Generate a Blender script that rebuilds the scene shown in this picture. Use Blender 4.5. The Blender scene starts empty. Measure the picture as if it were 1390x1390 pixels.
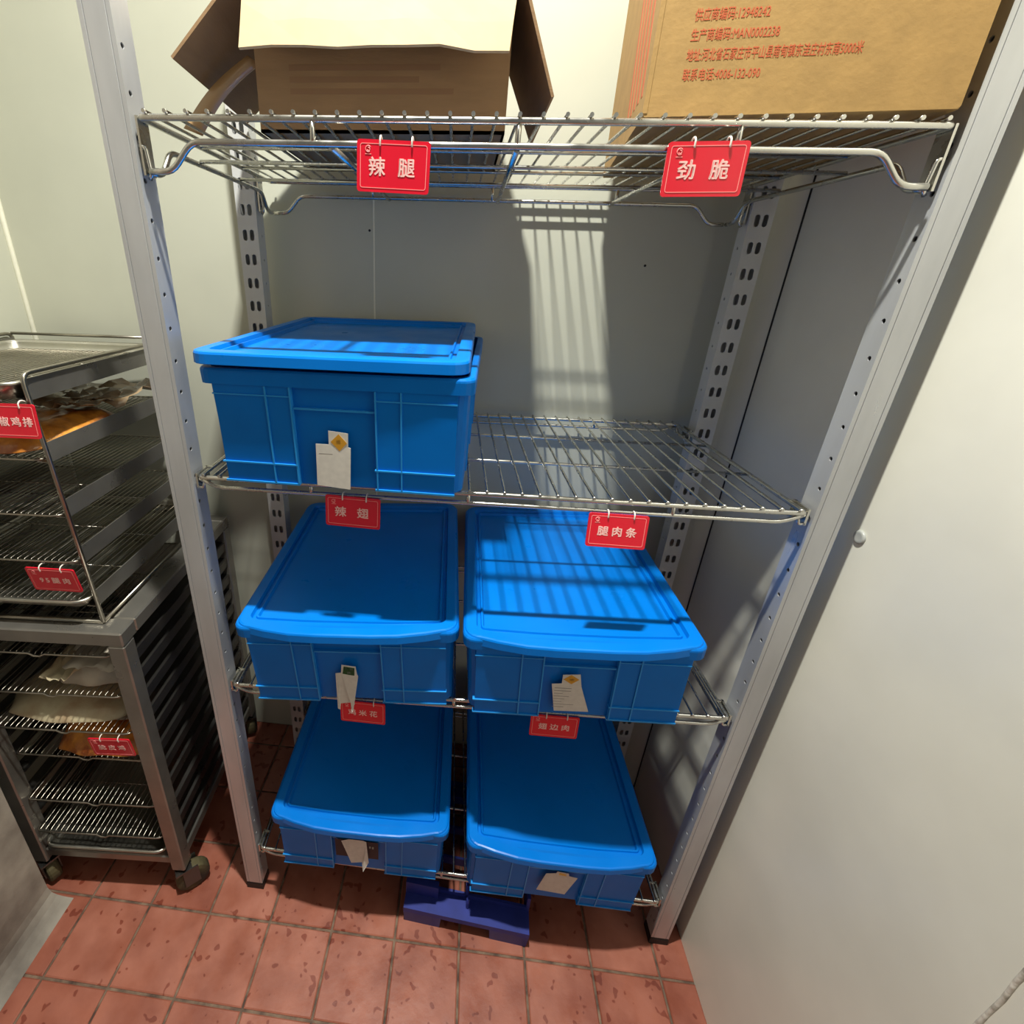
import bpy, bmesh, math, random
from mathutils import Vector, Matrix, noise
random.seed(7)
S = bpy.context.scene
COL = S.collection

# ------------------------------------------------------------------ camera
F_PX, PX, PY = 654.3353, 576.026, 649.1525
cam_d = bpy.data.cameras.new('camera')
cam_d.sensor_fit = 'HORIZONTAL'
cam_d.sensor_width = 36.0
cam_d.lens = 36.0 * F_PX / 1390.0
cam_d.shift_x = (695.0 - PX) / 1390.0
cam_d.shift_y = (PY - 695.0) / 1390.0
cam_d.clip_start = 0.02
cam = bpy.data.objects.new('camera', cam_d)
COL.objects.link(cam)
R_ = Vector((0.99456899, 0.10000972, 0.02881981))
U_ = Vector((-0.06555416, 0.38685728, 0.91980655))
W_ = Vector((-0.08084044, 0.91670033, -0.39131231))
m4 = Matrix.Identity(4)
for i in range(3):
    m4[i][0], m4[i][1], m4[i][2] = R_[i], U_[i], -W_[i]
m4[0][3], m4[1][3], m4[2][3] = 0.4599022, -0.73495525, 1.56983865
cam.matrix_world = m4
S.camera = cam

# ------------------------------------------------------------------ light
wd = bpy.data.worlds.new('world'); S.world = wd; wd.use_nodes = True
wd.node_tree.nodes['Background'].inputs[0].default_value = (0.95, 1.0, 1.0, 1)
wd.node_tree.nodes['Background'].inputs[1].default_value = 0.08
ld = bpy.data.lights.new('ceiling_lamp', 'AREA')
ld.shape = 'RECTANGLE'; ld.size = 0.085; ld.size_y = 0.05
ld.spread = math.radians(150); ld.energy = 26.5; ld.color = (1.0, 1.0, 0.92)
lamp = bpy.data.objects.new('ceiling_lamp', ld); COL.objects.link(lamp)
lamp.location = (0.35, -0.27, 3.04)
S.view_settings.view_transform = 'Standard'
S.view_settings.look = 'None'
S.view_settings.exposure = 0.90
S.view_settings.gamma = 1.0
S.view_settings.use_curve_mapping = False

# ------------------------------------------------------------------ materials
def lin(c):
    return tuple(((v / 255.0) / 12.92 if v <= 10 else (((v / 255.0) + 0.055) / 1.055) ** 2.4) for v in c)
MATS = {}
def mat(name, rgb, rough=0.5, metal=0.0, var=0.0, vscale=8.0, bump=0.0, bscale=40.0, rvar=0.0, rgb2=None,
        coat=0.0, trans=0.0, alpha=1.0, stretch=(1, 1, 1), spec=0.5, sss=0.0, contrast=(0.35, 0.65)):
    m = bpy.data.materials.new(name); m.use_nodes = True
    nt = m.node_tree; b = nt.nodes['Principled BSDF']
    c = lin(rgb)
    b.inputs['Base Color'].default_value = (*c, 1)
    b.inputs['Roughness'].default_value = rough
    b.inputs['Metallic'].default_value = metal
    b.inputs['Coat Weight'].default_value = coat
    b.inputs['Coat Roughness'].default_value = 0.12
    b.inputs['Transmission Weight'].default_value = trans
    b.inputs['Alpha'].default_value = alpha
    b.inputs['Specular IOR Level'].default_value = spec
    tc = nt.nodes.new('ShaderNodeTexCoord'); mp = nt.nodes.new('ShaderNodeMapping')
    mp.inputs['Scale'].default_value = stretch
    nt.links.new(tc.outputs['Object'], mp.inputs['Vector'])
    if var > 0 or rgb2:
        n = nt.nodes.new('ShaderNodeTexNoise'); n.inputs['Scale'].default_value = vscale; n.inputs['Detail'].default_value = 6
        nt.links.new(mp.outputs[0], n.inputs['Vector'])
        rp = nt.nodes.new('ShaderNodeValToRGB')
        rp.color_ramp.elements[0].position = contrast[0]; rp.color_ramp.elements[1].position = contrast[1]
        if rgb2:
            c2 = lin(rgb2); ca = c
        else:
            ca = tuple(v * (1 - var) for v in c); c2 = tuple(min(1, v * (1 + var)) for v in c)
        rp.color_ramp.elements[0].color = (*ca, 1); rp.color_ramp.elements[1].color = (*c2, 1)
        nt.links.new(n.outputs['Fac'], rp.inputs['Fac']); nt.links.new(rp.outputs['Color'], b.inputs['Base Color'])
    if rvar > 0:
        n = nt.nodes.new('ShaderNodeTexNoise'); n.inputs['Scale'].default_value = vscale * 1.7; n.inputs['Detail'].default_value = 5
        nt.links.new(mp.outputs[0], n.inputs['Vector'])
        mr = nt.nodes.new('ShaderNodeMapRange')
        mr.inputs['From Min'].default_value = .3; mr.inputs['From Max'].default_value = .7
        mr.inputs['To Min'].default_value = max(0, rough - rvar); mr.inputs['To Max'].default_value = min(1, rough + rvar)
        nt.links.new(n.outputs['Fac'], mr.inputs['Value']); nt.links.new(mr.outputs[0], b.inputs['Roughness'])
    if bump > 0:
        n = nt.nodes.new('ShaderNodeTexNoise'); n.inputs['Scale'].default_value = bscale; n.inputs['Detail'].default_value = 4
        nt.links.new(mp.outputs[0], n.inputs['Vector'])
        bp = nt.nodes.new('ShaderNodeBump'); bp.inputs['Strength'].default_value = bump; bp.inputs['Distance'].default_value = 0.004
        nt.links.new(n.outputs['Fac'], bp.inputs['Height']); nt.links.new(bp.outputs[0], b.inputs['Normal'])
    MATS[name] = m
    return m

mat('wall_paint', (193, 193, 177), 0.42, var=.05, vscale=3, bump=.12, bscale=5, rvar=.08)
mat('wall_side', (228, 226, 213), 0.36, var=.05, vscale=4, bump=.22, bscale=7, rvar=.06)
mat('wall_dirty', (108, 100, 92), 0.7, rgb2=(186, 178, 164), vscale=5, bump=.2, bscale=60)
mat('ceiling_white', (170, 169, 162), 0.6)
mat('sealant', (236, 233, 214), 0.5, bump=.3, bscale=80)
mat('sealant_old', (214, 208, 196), 0.55, rgb2=(120, 112, 96), vscale=45, bump=.5, bscale=90, contrast=(.55, .75))
mat('grout', (74, 54, 44), 0.75, rgb2=(136, 112, 92), vscale=30)
mat('steel_post', (196, 197, 199), 0.38, metal=.5, var=.10, vscale=14, rvar=.12, stretch=(1, 1, .25))
mat('white_coat', (206, 206, 204), 0.45, metal=.15, var=.03, vscale=10)
mat('chrome', (205, 203, 196), 0.26, metal=1.0, var=.06, vscale=20, rvar=.08)
mat('steel_rack', (140, 136, 129), 0.34, metal=.7, var=.14, vscale=9, rvar=.10)
mat('steel_dark', (104, 101, 98), 0.33, metal=.9, var=.14, vscale=9, rvar=.08)  # runners carry the rack's inner shade in this colour; casters are just dark
mat('steel_grid', (168, 162, 150), 0.3, metal=1.0, var=.12, vscale=25)
mat('steel_pan', (188, 184, 172), 0.34, metal=.95, var=.1, vscale=10, rvar=.1)
mat('rubber', (22, 21, 20), 0.6)
mat('caster_wheel', (88, 80, 52), 0.7, rgb2=(40, 34, 28), vscale=18)
mat('blue_bin', (0, 112, 205), 0.40, var=.06, vscale=7, rvar=.06, spec=.18)
mat('blue_edge_highlight', (40, 146, 224), 0.28, spec=.3)  # lighter blue: edge highlights painted into the colour of ribs and handle lip
mat('blue_lid', (0, 116, 212), 0.34, var=.05, vscale=6, rvar=.09, bump=.05, bscale=14, spec=.22)
mat('blue_pallet', (34, 48, 132), 0.5, var=.12, vscale=20)
mat('tag_red', (222, 24, 48), 0.22, var=.03, vscale=12, coat=.3)
mat('tag_print', (255, 206, 200), 0.35)
mat('tag_line', (255, 150, 148), 0.35)
mat('clip_white', (236, 226, 216), 0.4)
mat('cardboard', (170, 135, 80), 0.8, var=.07, vscale=30, bump=.1, bscale=120)
mat('cardboard_brown', (150, 118, 84), 0.82, var=.08, vscale=14, bump=.1, bscale=100, stretch=(1, 1, 5))
mat('cardboard_inner', (190, 164, 126), 0.8, var=.04, vscale=20)
mat('carton_ink', (196, 92, 54), 0.7)
mat('carton_ink_dark', (140, 106, 76), 0.8)
mat('tape', (176, 140, 96), 0.3, coat=.4)
mat('paper', (214, 210, 202), 0.7, var=.05, vscale=90)
mat('ink_grey', (150, 146, 142), 0.7)
mat('ink_orange', (206, 150, 40), 0.6)
mat('ink_orange_light', (228, 186, 96), 0.6)
mat('ink_green', (10, 74, 34), 0.6)
mat('ink_black', (34, 26, 38), 0.6)
mat('ink_pale', (150, 160, 150), 0.6)
mat('meat_orange', (150, 74, 22), 0.32, rgb2=(238, 160, 62), vscale=26, coat=.5, bump=.5, bscale=60)
mat('meat_dark', (84, 44, 20), 0.35, rgb2=(196, 112, 44), vscale=30, coat=.5, bump=.5, bscale=60)
mat('plastic_bag', (124, 92, 64), 0.25, coat=.4, bump=.5, bscale=45, rgb2=(176, 150, 116), vscale=20)
mat('plastic_pale', (206, 194, 160), 0.3, coat=.4, bump=.5, bscale=40, rgb2=(176, 150, 118), vscale=16)
mat('plastic_grey', (176, 166, 150), 0.28, coat=.4, bump=.5, bscale=40, var=.15, vscale=16)
mat('bolt_plastic', (172, 174, 170), 0.35)
mat('water', (150, 150, 150), 0.04, trans=.9)

def tile_mat(name, a, b):
    m = mat(name, a, 0.42, rgb2=b, vscale=9, bump=.15, bscale=50, rvar=.14)
    nt = m.node_tree; bs = nt.nodes['Principled BSDF']
    # wet splashes: darker, glossier spots with their own shape
    tc = nt.nodes.new('ShaderNodeNewGeometry')
    for nd in list(nt.nodes):
        if nd.type == 'MAPPING': nt.links.new(tc.outputs['Position'], nd.inputs['Vector'])
    n = nt.nodes.new('ShaderNodeTexNoise'); n.inputs['Scale'].default_value = 42; n.inputs['Detail'].default_value = 1.0
    nt.links.new(tc.outputs['Position'], n.inputs['Vector'])
    n2 = nt.nodes.new('ShaderNodeTexNoise'); n2.inputs['Scale'].default_value = 7
    nt.links.new(tc.outputs['Position'], n2.inputs['Vector'])
    ad = nt.nodes.new('ShaderNodeMath'); ad.operation = 'MULTIPLY_ADD'; ad.inputs[1].default_value = .45
    nt.links.new(n2.outputs['Fac'], ad.inputs[0]); nt.links.new(n.outputs['Fac'], ad.inputs[2])
    rp = nt.nodes.new('ShaderNodeValToRGB')
    rp.color_ramp.elements[0].position = .885; rp.color_ramp.elements[1].position = .915
    nt.links.new(ad.outputs[0], rp.inputs['Fac'])
    old = bs.inputs['Base Color'].links[0].from_socket
    mx = nt.nodes.new('ShaderNodeMix'); mx.data_type = 'RGBA'; mx.blend_type = 'MULTIPLY'
    nt.links.new(rp.outputs['Color'], mx.inputs['Factor'])
    nt.links.new(old, mx.inputs['A']); mx.inputs['B'].default_value = (.62, .42, .36, 1)
    nt.links.new(mx.outputs['Result'], bs.inputs['Base Color'])
    return m
TILE_M = [tile_mat('quarry_tile_%d' % i, a, b) for i, (a, b) in enumerate([
    ((142, 78, 60), (172, 106, 86)), ((148, 84, 65), (178, 112, 92)), ((136, 72, 54), (166, 99, 79))])]

# ------------------------------------------------------------------ mesh helpers
def newobj(name, me, m, parent=None):
    o = bpy.data.objects.new(name, me); COL.objects.link(o)
    if m is not None and not me.materials:
        me.materials.append(MATS[m] if isinstance(m, str) else m)
    if parent is not None: o.parent = parent
    return o
class MB:
    def __init__(s): s.v = []; s.f = []; s.sm = []
    def add(s, vs, fs, smooth=False):
        k = len(s.v); s.v += [tuple(v) for v in vs]
        for f in fs: s.f.append([i + k for i in f]); s.sm.append(smooth)
        return s
    def box(s, a, b, fn=None):
        x0, y0, z0 = a; x1, y1, z1 = b
        vs = [(x, y, z) for z in (z0, z1) for y in (y0, y1) for x in (x0, x1)]
        if fn: vs = [fn(*v) for v in vs]
        return s.add(vs, [(0, 2, 3, 1), (4, 5, 7, 6), (0, 1, 5, 4), (2, 6, 7, 3), (0, 4, 6, 2), (1, 3, 7, 5)])
    def tube(s, pts, r, n=8, closed=False, caps=True):
        P = [Vector(p) for p in pts]; N = len(P); rings = []
        ref = None
        for i in range(N):
            if closed: d = (P[(i + 1) % N] - P[i - 1])
            else: d = P[min(i + 1, N - 1)] - P[max(i - 1, 0)]
            d.normalize()
            if ref is None:
                ref = Vector((0, 0, 1)) if abs(d.z) < .9 else Vector((1, 0, 0))
            a = (ref - d * ref.dot(d))
            if a.length < 1e-5: a = d.orthogonal()
            a.normalize(); ref = a; b = d.cross(a)
            rr = r[i] if isinstance(r, (list, tuple)) else r
            # mitre so bends keep their thickness
            k = 1.0
            if 0 < i < N - 1 or closed:
                e = (P[(i + 1) % N] - P[i]).normalized(); k = 1 / max(.5, abs(e.dot(d)))
            rings.append([P[i] + (a * math.cos(2 * math.pi * j / n) + b * math.sin(2 * math.pi * j / n)) * rr * k for j in range(n)])
        vs = [v for rg in rings for v in rg]; fs = []
        M = N if closed else N - 1
        for i in range(M):
            i2 = (i + 1) % N
            for j in range(n):
                j2 = (j + 1) % n
                fs.append((i * n + j, i * n + j2, i2 * n + j2, i2 * n + j))
        s.add(vs, fs, True)
        if caps and not closed:
            k = len(s.v) - len(vs)
            s.f.append([k + j for j in range(n)][::-1]); s.sm.append(False)
            s.f.append([k + (N - 1) * n + j for j in range(n)]); s.sm.append(False)
        return s
    def loft(s, rings, cap0=True, cap1=True, smooth=False):
        n = len(rings[0]); vs = [v for r in rings for v in r]; fs = []
        for i in range(len(rings) - 1):
            for j in range(n):
                j2 = (j + 1) % n
                fs.append((i * n + j, i * n + j2, (i + 1) * n + j2, (i + 1) * n + j))
        if cap0: fs.append(tuple(range(n))[::-1])
        if cap1: fs.append(tuple((len(rings) - 1) * n + j for j in range(n)))
        return s.add(vs, fs, smooth)
    def sheet(s, grid, thick, smooth=True):
        """grid[i][j] of points -> closed thin solid"""
        a = len(grid); b = len(grid[0])
        G = [[Vector(p) for p in row] for row in grid]
        top = []; bot = []
        for i in range(a):
            for j in range(b):
                du = G[min(i + 1, a - 1)][j] - G[max(i - 1, 0)][j]; dv = G[i][min(j + 1, b - 1)] - G[i][max(j - 1, 0)]
                n = du.cross(dv); n = n.normalized() if n.length > 1e-9 else Vector((0, 0, 1))
                top.append(G[i][j] + n * thick / 2); bot.append(G[i][j] - n * thick / 2)
        q = lambda i, j: i * b + j
        fs = []; K = a * b
        for i in range(a - 1):
            for j in range(b - 1):
                fs.append((q(i, j), q(i + 1, j), q(i + 1, j + 1), q(i, j + 1)))
                fs.append((K + q(i, j), K + q(i, j + 1), K + q(i + 1, j + 1), K + q(i + 1, j)))
        s.add(top + bot, fs, smooth)
        k = len(s.v) - 2 * K
        bd = [q(i, 0) for i in range(a)] + [q(a - 1, j) for j in range(1, b)] + [q(i, b - 1) for i in range(a - 2, -1, -1)] + [q(0, j) for j in range(b - 2, 0, -1)]
        for t in range(len(bd)):
            u, w = bd[t], bd[(t + 1) % len(bd)]
            s.f.append([k + w, k + u, k + K + u, k + K + w]); s.sm.append(False)
        return s
    def mesh(s, name):
        me = bpy.data.meshes.new(name); me.from_pydata(s.v, [], s.f)
        me.polygons.foreach_set('use_smooth', s.sm)
        bm = bmesh.new(); bm.from_mesh(me); bmesh.ops.recalc_face_normals(bm, faces=bm.faces); bm.to_mesh(me); bm.free()
        me.update(); return me
    def build(s, name, m, parent=None): return newobj(name, s.mesh(name), m, parent)

def tag(o, label=None, cat=None, group=None, kind=None):
    if label: o['label'] = label
    if cat: o['category'] = cat
    if group: o['group'] = group
    if kind: o['kind'] = kind
    return o
def empty(name, loc=(0, 0, 0), rot=(0, 0, 0)):
    o = bpy.data.objects.new(name, None); COL.objects.link(o); o.location = loc; o.rotation_euler = rot
    o.empty_display_size = .05
    return o
def fillet(pts, r, seg=4):
    """round the corners of an open polyline"""
    P = [Vector(p) for p in pts]; out = [P[0]]
    for i in range(1, len(P) - 1):
        a, b, c = P[i - 1], P[i], P[i + 1]
        d1 = (a - b); d2 = (c - b); t = min(r, d1.length * .49, d2.length * .49)
        p, q = b + d1.normalized() * t, b + d2.normalized() * t
        for k in range(seg + 1):
            u = k / seg; out.append(p * (1 - u) ** 2 + b * 2 * u * (1 - u) + q * u * u)
    out.append(P[-1]); return out
def rrect(x0, x1, y0, y1, r, seg=4, bow=0.0):
    """rounded rectangle outline, front (y0) side optionally bowed outwards"""
    pts = []
    for cx, cy, a0 in ((x1 - r, y1 - r, 0), (x0 + r, y1 - r, 90), (x0 + r, y0 + r, 180)):
        for k in range(seg + 1):
            a = math.radians(a0 + 90 * k / seg); pts.append((cx + r * math.cos(a), cy + r * math.sin(a)))
    w = x1 - x0
    for t in (.14, .26, .38, .5, .62, .74, .86):
        e = min(t, 1 - t); b = bow * min(1, (e - .03) / .25) * (1 if e < .3 else 1.06)
        pts.append((x0 + w * t, y0 - b))
    for k in range(seg + 1):
        a = math.radians(270 + 90 * k / seg); pts.append((x1 - r + r * math.cos(a), y0 + r + r * math.sin(a)))
    return pts
def holed_strip(w, n, pitch, holes, z0, fn, mbk):
    """strip of n cells (width w, height pitch) with polygon holes, mapped by fn(u,z)"""
    bm = bmesh.new()
    def loop(pts):
        vs = [bm.verts.new((p[0], p[1], 0)) for p in pts]
        return [bm.edges.new((vs[i], vs[(i + 1) % len(vs)])) for i in range(len(vs))]
    ed = loop([(-w / 2, -pitch / 2), (w / 2, -pitch / 2), (w / 2, pitch / 2), (-w / 2, pitch / 2)])
    for h in holes: ed += loop(h)
    bmesh.ops.triangle_fill(bm, edges=ed, use_beauty=True, use_dissolve=False)
    # drop triangles inside holes
    def inside(p, poly):
        c = False
        for i in range(len(poly)):
            (x1, y1), (x2, y2) = poly[i], poly[i - 1]
            if (y1 > p.y) != (y2 > p.y) and p.x < (x2 - x1) * (p.y - y1) / (y2 - y1) + x1: c = not c
        return c
    bad = [f for f in bm.faces if any(inside(f.calc_center_median(), h) for h in holes)]
    bmesh.ops.delete(bm, geom=bad, context='FACES_ONLY')
    bm.verts.index_update()
    vs = [(v.co.x, v.co.y) for v in bm.verts]; fs = [[v.index for v in f.verts] for f in bm.faces]
    bm.free()
    for i in range(n):
        zc = z0 + pitch * (i + .5)
        mbk.add([fn(u, zc + z) for u, z in vs], fs)
        for h in holes:    # sheet thickness around each hole
            k = len(h)
            mbk.add([fn(u, zc + z) for u, z in h] + [fn(u, zc + z, .002) for u, z in h],
                    [(a, (a + 1) % k, k + (a + 1) % k, k + a) for a in range(k)])
def obround(cx, w, h, n=5):
    r = w / 2; pts = []
    for k in range(n + 1):
        a = math.pi * k / n; pts.append((cx + r * math.cos(a), h / 2 - r + r * math.sin(a)))
    for k in range(n + 1):
        a = math.pi + math.pi * k / n; pts.append((cx + r * math.cos(a), -h / 2 + r + r * math.sin(a)))
    return pts
def circ(cx, cz, r, n=10): return [(cx + r * math.cos(2 * math.pi * k / n), cz + r * math.sin(2 * math.pi * k / n)) for k in range(n)]

def text_mesh(body, size, bold=.0, extrude=.0, align='CENTER', squeeze=1.0, spacing=1.0, thick=0):
    c = bpy.data.curves.new('lettering', 'FONT'); c.body = body; c.size = size; c.offset = bold; c.extrude = extrude
    c.align_x = align; c.align_y = 'CENTER'; c.space_character = spacing; c.resolution_u = 2
    o = bpy.data.objects.new('lettering_tmp', c); COL.objects.link(o)
    bpy.context.view_layer.update()
    me = bpy.data.meshes.new_from_object(o.evaluated_get(bpy.context.evaluated_depsgraph_get()))
    bpy.data.objects.remove(o); bpy.data.curves.remove(c)
    me.materials.clear()
    if thick:
        bm = bmesh.new()
        for dx, dz in ((0, 0), (thick, 0), (-thick, 0), (0, thick)):
            me.transform(Matrix.Translation((dx, dz, dx * .02))); bm.from_mesh(me); me.transform(Matrix.Translation((-dx, -dz, -dx * .02)))
        bm.to_mesh(me); bm.free()
    # turn it upright: reads along +x, up +z, faces -y
    me.transform(Matrix(((squeeze, 0, 0, 0), (0, 0, -1, 0), (0, 1, 0, 0), (0, 0, 0, 1))))
    return me

# ------------------------------------------------------------------ the room
XR, YB, XL, ZC, YF = 1.10, 0.512, -0.725, 3.2, -1.9
fl = MB().box((XL - .1, YF, -.06), (XR + .1, YB + .1, -.004)).build('floor', 'grout')
tag(fl, 'red quarry tile floor with grey grout and wet splashes', None, None, 'structure')
PITCH, TX, TY = .1645, -.2964, -.0689
tile_cache = {}
def tile_mesh(w, d):
    k = (round(w, 3), round(d, 3))
    if k not in tile_cache:
        b = .0025
        tile_cache[k] = MB().loft([[(x, y, z) for x, y in ((-w / 2 + i, -d / 2 + i), (w / 2 - i, -d / 2 + i), (w / 2 - i, d / 2 - i), (-w / 2 + i, d / 2 - i))]
                                   for z, i in ((-.010, 0), (-.002, 0), (0, b))])
    return tile_cache[k].mesh('tile')
tm = {}
for i in range(-3, 9):
    for j in range(-8, 4):
        x0 = max(TX + i * PITCH + .0028, XL); x1 = min(TX + (i + 1) * PITCH - .0028, XR)
        y0 = TY + j * PITCH + .0028; y1 = min(TY + (j + 1) * PITCH - .0028, YB)
        if x1 - x0 < .01 or y1 - y0 < .01: continue
        mi = random.randrange(3); k = (round(x1 - x0, 3), round(y1 - y0, 3), mi)
        if k not in tm:
            tm[k] = tile_mesh(x1 - x0, y1 - y0); tm[k].materials.append(TILE_M[mi])
        o = newobj('tile', tm[k], None, fl)
        o.location = ((x0 + x1) / 2, (y0 + y1) / 2, random.uniform(-.0006, .0004))

wb = MB().box((XL - .1, YB + .006, -.06), (XR + .1, YB + .1, ZC)).build('wall_back', 'wall_paint')
tag(wb, 'cream cold room panel wall behind the shelving', None, None, 'structure')
SEAM = .213
for a, b in ((XL, SEAM - .0015), (SEAM + .0015, XR)):
    if b - a > .2:
        MB().box((a, YB, 0), (b, YB + .007, ZC)).build('panel', 'wall_paint', wb)
    else:
        MB().box((a, YB, 0), (b, YB + .007, ZC)).build('panel', 'wall_paint', wb)
MB().box((SEAM - .0016, YB - .0012, 0), (SEAM + .0022, YB + .004, ZC)).build('panel_joint', 'sealant', wb)
for x, z in ((.203, 1.658), (.84, 1.60)):
    MB().tube([(x, YB + .002, z), (x, YB - .0015, z)], .0028, 8).build('screw_head', 'rubber', wb)
wl = MB().box((XL - .1, -.2, -.06), (XL, YB + .1, ZC)).build('wall_left', 'wall_paint')
tag(wl, 'cream panel wall beside the tray rack', None, None, 'structure')
# pier in front of the tray rack, with a coved foot
pr = []
for z in (0, .006, .014, .026, .042, .065, ZC):
    k = max(0, 1 - z / .06) ** 2 * .045
    pr.append([(XL - .1, YF, z), (-.552 + k, YF, z), (-.552 + k, -.092 + k * .3, z), (XL - .1, -.092 + k * .3, z)])
wp = MB().loft(pr).build('wall_front', 'wall_dirty')
tag(wp, 'mottled grey wall end with a coved foot', None, None, 'structure')
wr = MB().box((XR, YF, -.06), (XR + .1, YB + .1, ZC)).build('wall_right', 'wall_side')
tag(wr, 'off-white dented panel wall on the right', None, None, 'structure')
bc = MB()
bc.loft([[(XR - h, .008 + r * math.cos(a * math.pi / 8), 1.2 + r * math.sin(a * math.pi / 8)) for a in range(16)]
         for h, r in ((-.001, .0115), (.0025, .0115), (.004, .0095), (.0035, .006))], smooth=True)
bc.build('bolt_cap', 'bolt_plastic', wr)
jp = []
for k in range(60):
    z = k * .035; jp.append((XR - .0005 + .002 * noise.noise((z * 9, 0, 0)), -.40 + .0035 * noise.noise((z * 14, 3, 0)), z))
MB().tube(jp, [.0028 + .0018 * noise.noise((k * .9, 5, 1)) for k in range(60)], 8).build('sealant_bead', 'sealant_old', wr)
tr = []
cv = [(XR - .062, YB), (XR - .056, YB - .012), (XR - .04, YB - .03), (XR - .024, YB - .05), (XR - .01, YB - .072), (XR, YB - .088), (XR, YB)]
t1 = MB().loft([[(x, y, z) for x, y in cv] for z in (0, ZC)]).build('trim_1', 'wall_side')
tag(t1, 'pale cove strip down the back right corner', None, None, 'structure')
MB().tube([(XR - .001, YB - .09, 0), (XR - .001, YB - .09, ZC)], .002, 6).build('mould_line', 'rubber', t1)
t2 = MB().tube([(XL + .003, YB - .003, 0), (XL + .003, YB - .003, ZC)], .006, 8).build('trim_2', 'sealant')
tag(t2, 'white sealant line in the back left corner', None, None, 'structure')
ce = MB().box((XL - .1, YF, ZC), (XR + .1, YB + .1, ZC + .05)).build('ceiling', 'ceiling_white')
tag(ce, 'white ceiling above the shelving', None, None, 'structure')

# ------------------------------------------------------------------ the shelving unit
SH = -.037                       # the unit is racked slightly towards the left at the back
def sx(x, y): return x + SH * y
unit = empty('shelving_unit', (0, 0, 0))
tag(unit, 'galvanised four-tier shelving unit with chrome wire shelves', 'shelving')
PW, PD, GAP = .0437, .0375, .0133
ZTOP = 2.02
def front_post(side):
    # side -1: left, inner face looks +x
    xi = -GAP if side < 0 else 1 + GAP
    s = side
    mb = MB()
    # profile: front face with rolled edges, outer face, back; inner face carries the holes
    g = .0016
    prof = [(0, .0), (.006, -.0), (.0066, g), (.0074, 0), (PW - .0074, 0), (PW - .0066, g), (PW - .006, 0), (PW, .0), (PW, PD), (0, PD)]
    pts = [(xi + s * u, y - .001) for u, y in prof]
    n = len(pts); z0, z1 = .026, ZTOP
    vs = [(x, y, z0) for x, y in pts] + [(x, y, z1) for x, y in pts]
    mb.add(vs, [(i, i + 1, n + i + 1, n + i) for i in range(n - 1)])
    ncell = int((z1 - z0) / .05)
    zs = 1.628 - .025 - .05 * 31
    def fn(u, z, d=0): return (xi + s * d, PD / 2 + u - .001, z)
    hole = circ(-.0075, 0, .0036, 8)
    nn = int((ZTOP - zs) / .05)
    holed_strip(PD, nn, .05, [hole], zs, fn, mb)
    mb.add([fn(-PD / 2, z0), fn(PD / 2, z0), fn(PD / 2, zs), fn(-PD / 2, zs)], [(0, 1, 2, 3)])
    o = mb.build('front_post', 'steel_post', unit)
    ft = MB().loft([[(x, y, z) for x, y in ((xi + s * i, i - .001), (xi + s * (PW - i), i - .001), (xi + s * (PW - i), PD - i - .001), (xi + s * i, PD - i - .001))]
                    for z, i in ((0, -.001), (.020, -.001), (.0262, .0015), (.036, .003))])
    ft.build('foot', 'rubber', o)
    return o
def back_post(xc):
    y0 = .4145; w = .0445; d = .0375; pitch = .04946; mb = MB()
    zs = 1.6854 - pitch * 33.5
    n = 40
    hs = [obround(-.0078, .0098, .0225), obround(.0078, .0098, .0225)]
    holed_strip(w, n, pitch, hs, zs, lambda u, z, e=0: (xc + u, y0 + e, z), mb)
    # inner side face with small holes
    s = 1 if xc < .5 else -1
    xs = xc + s * w / 2
    holed_strip(d, n, pitch, [circ(.002, 0, .0032, 8)], zs, lambda u, z, e=0: (xs - s * e, y0 + d / 2 + u, z), mb)
    zt = zs + n * pitch; xo = xc - s * w / 2
    mb.add([(xs, y0 + d, .02), (xo, y0 + d, .02), (xo, y0, .02), (xs, y0 + d, zt), (xo, y0 + d, zt), (xo, y0, zt)], [(0, 1, 4, 3), (1, 2, 5, 4)])
    o = mb.build('back_post', 'white_coat', unit)
    MB().box((xc - w / 2, y0, 0), (xc + w / 2, y0 + d, .024)).build('foot', 'rubber', o)
front_post(-1); front_post(1)
back_post(-.0496); back_post(1.0178)

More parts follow.
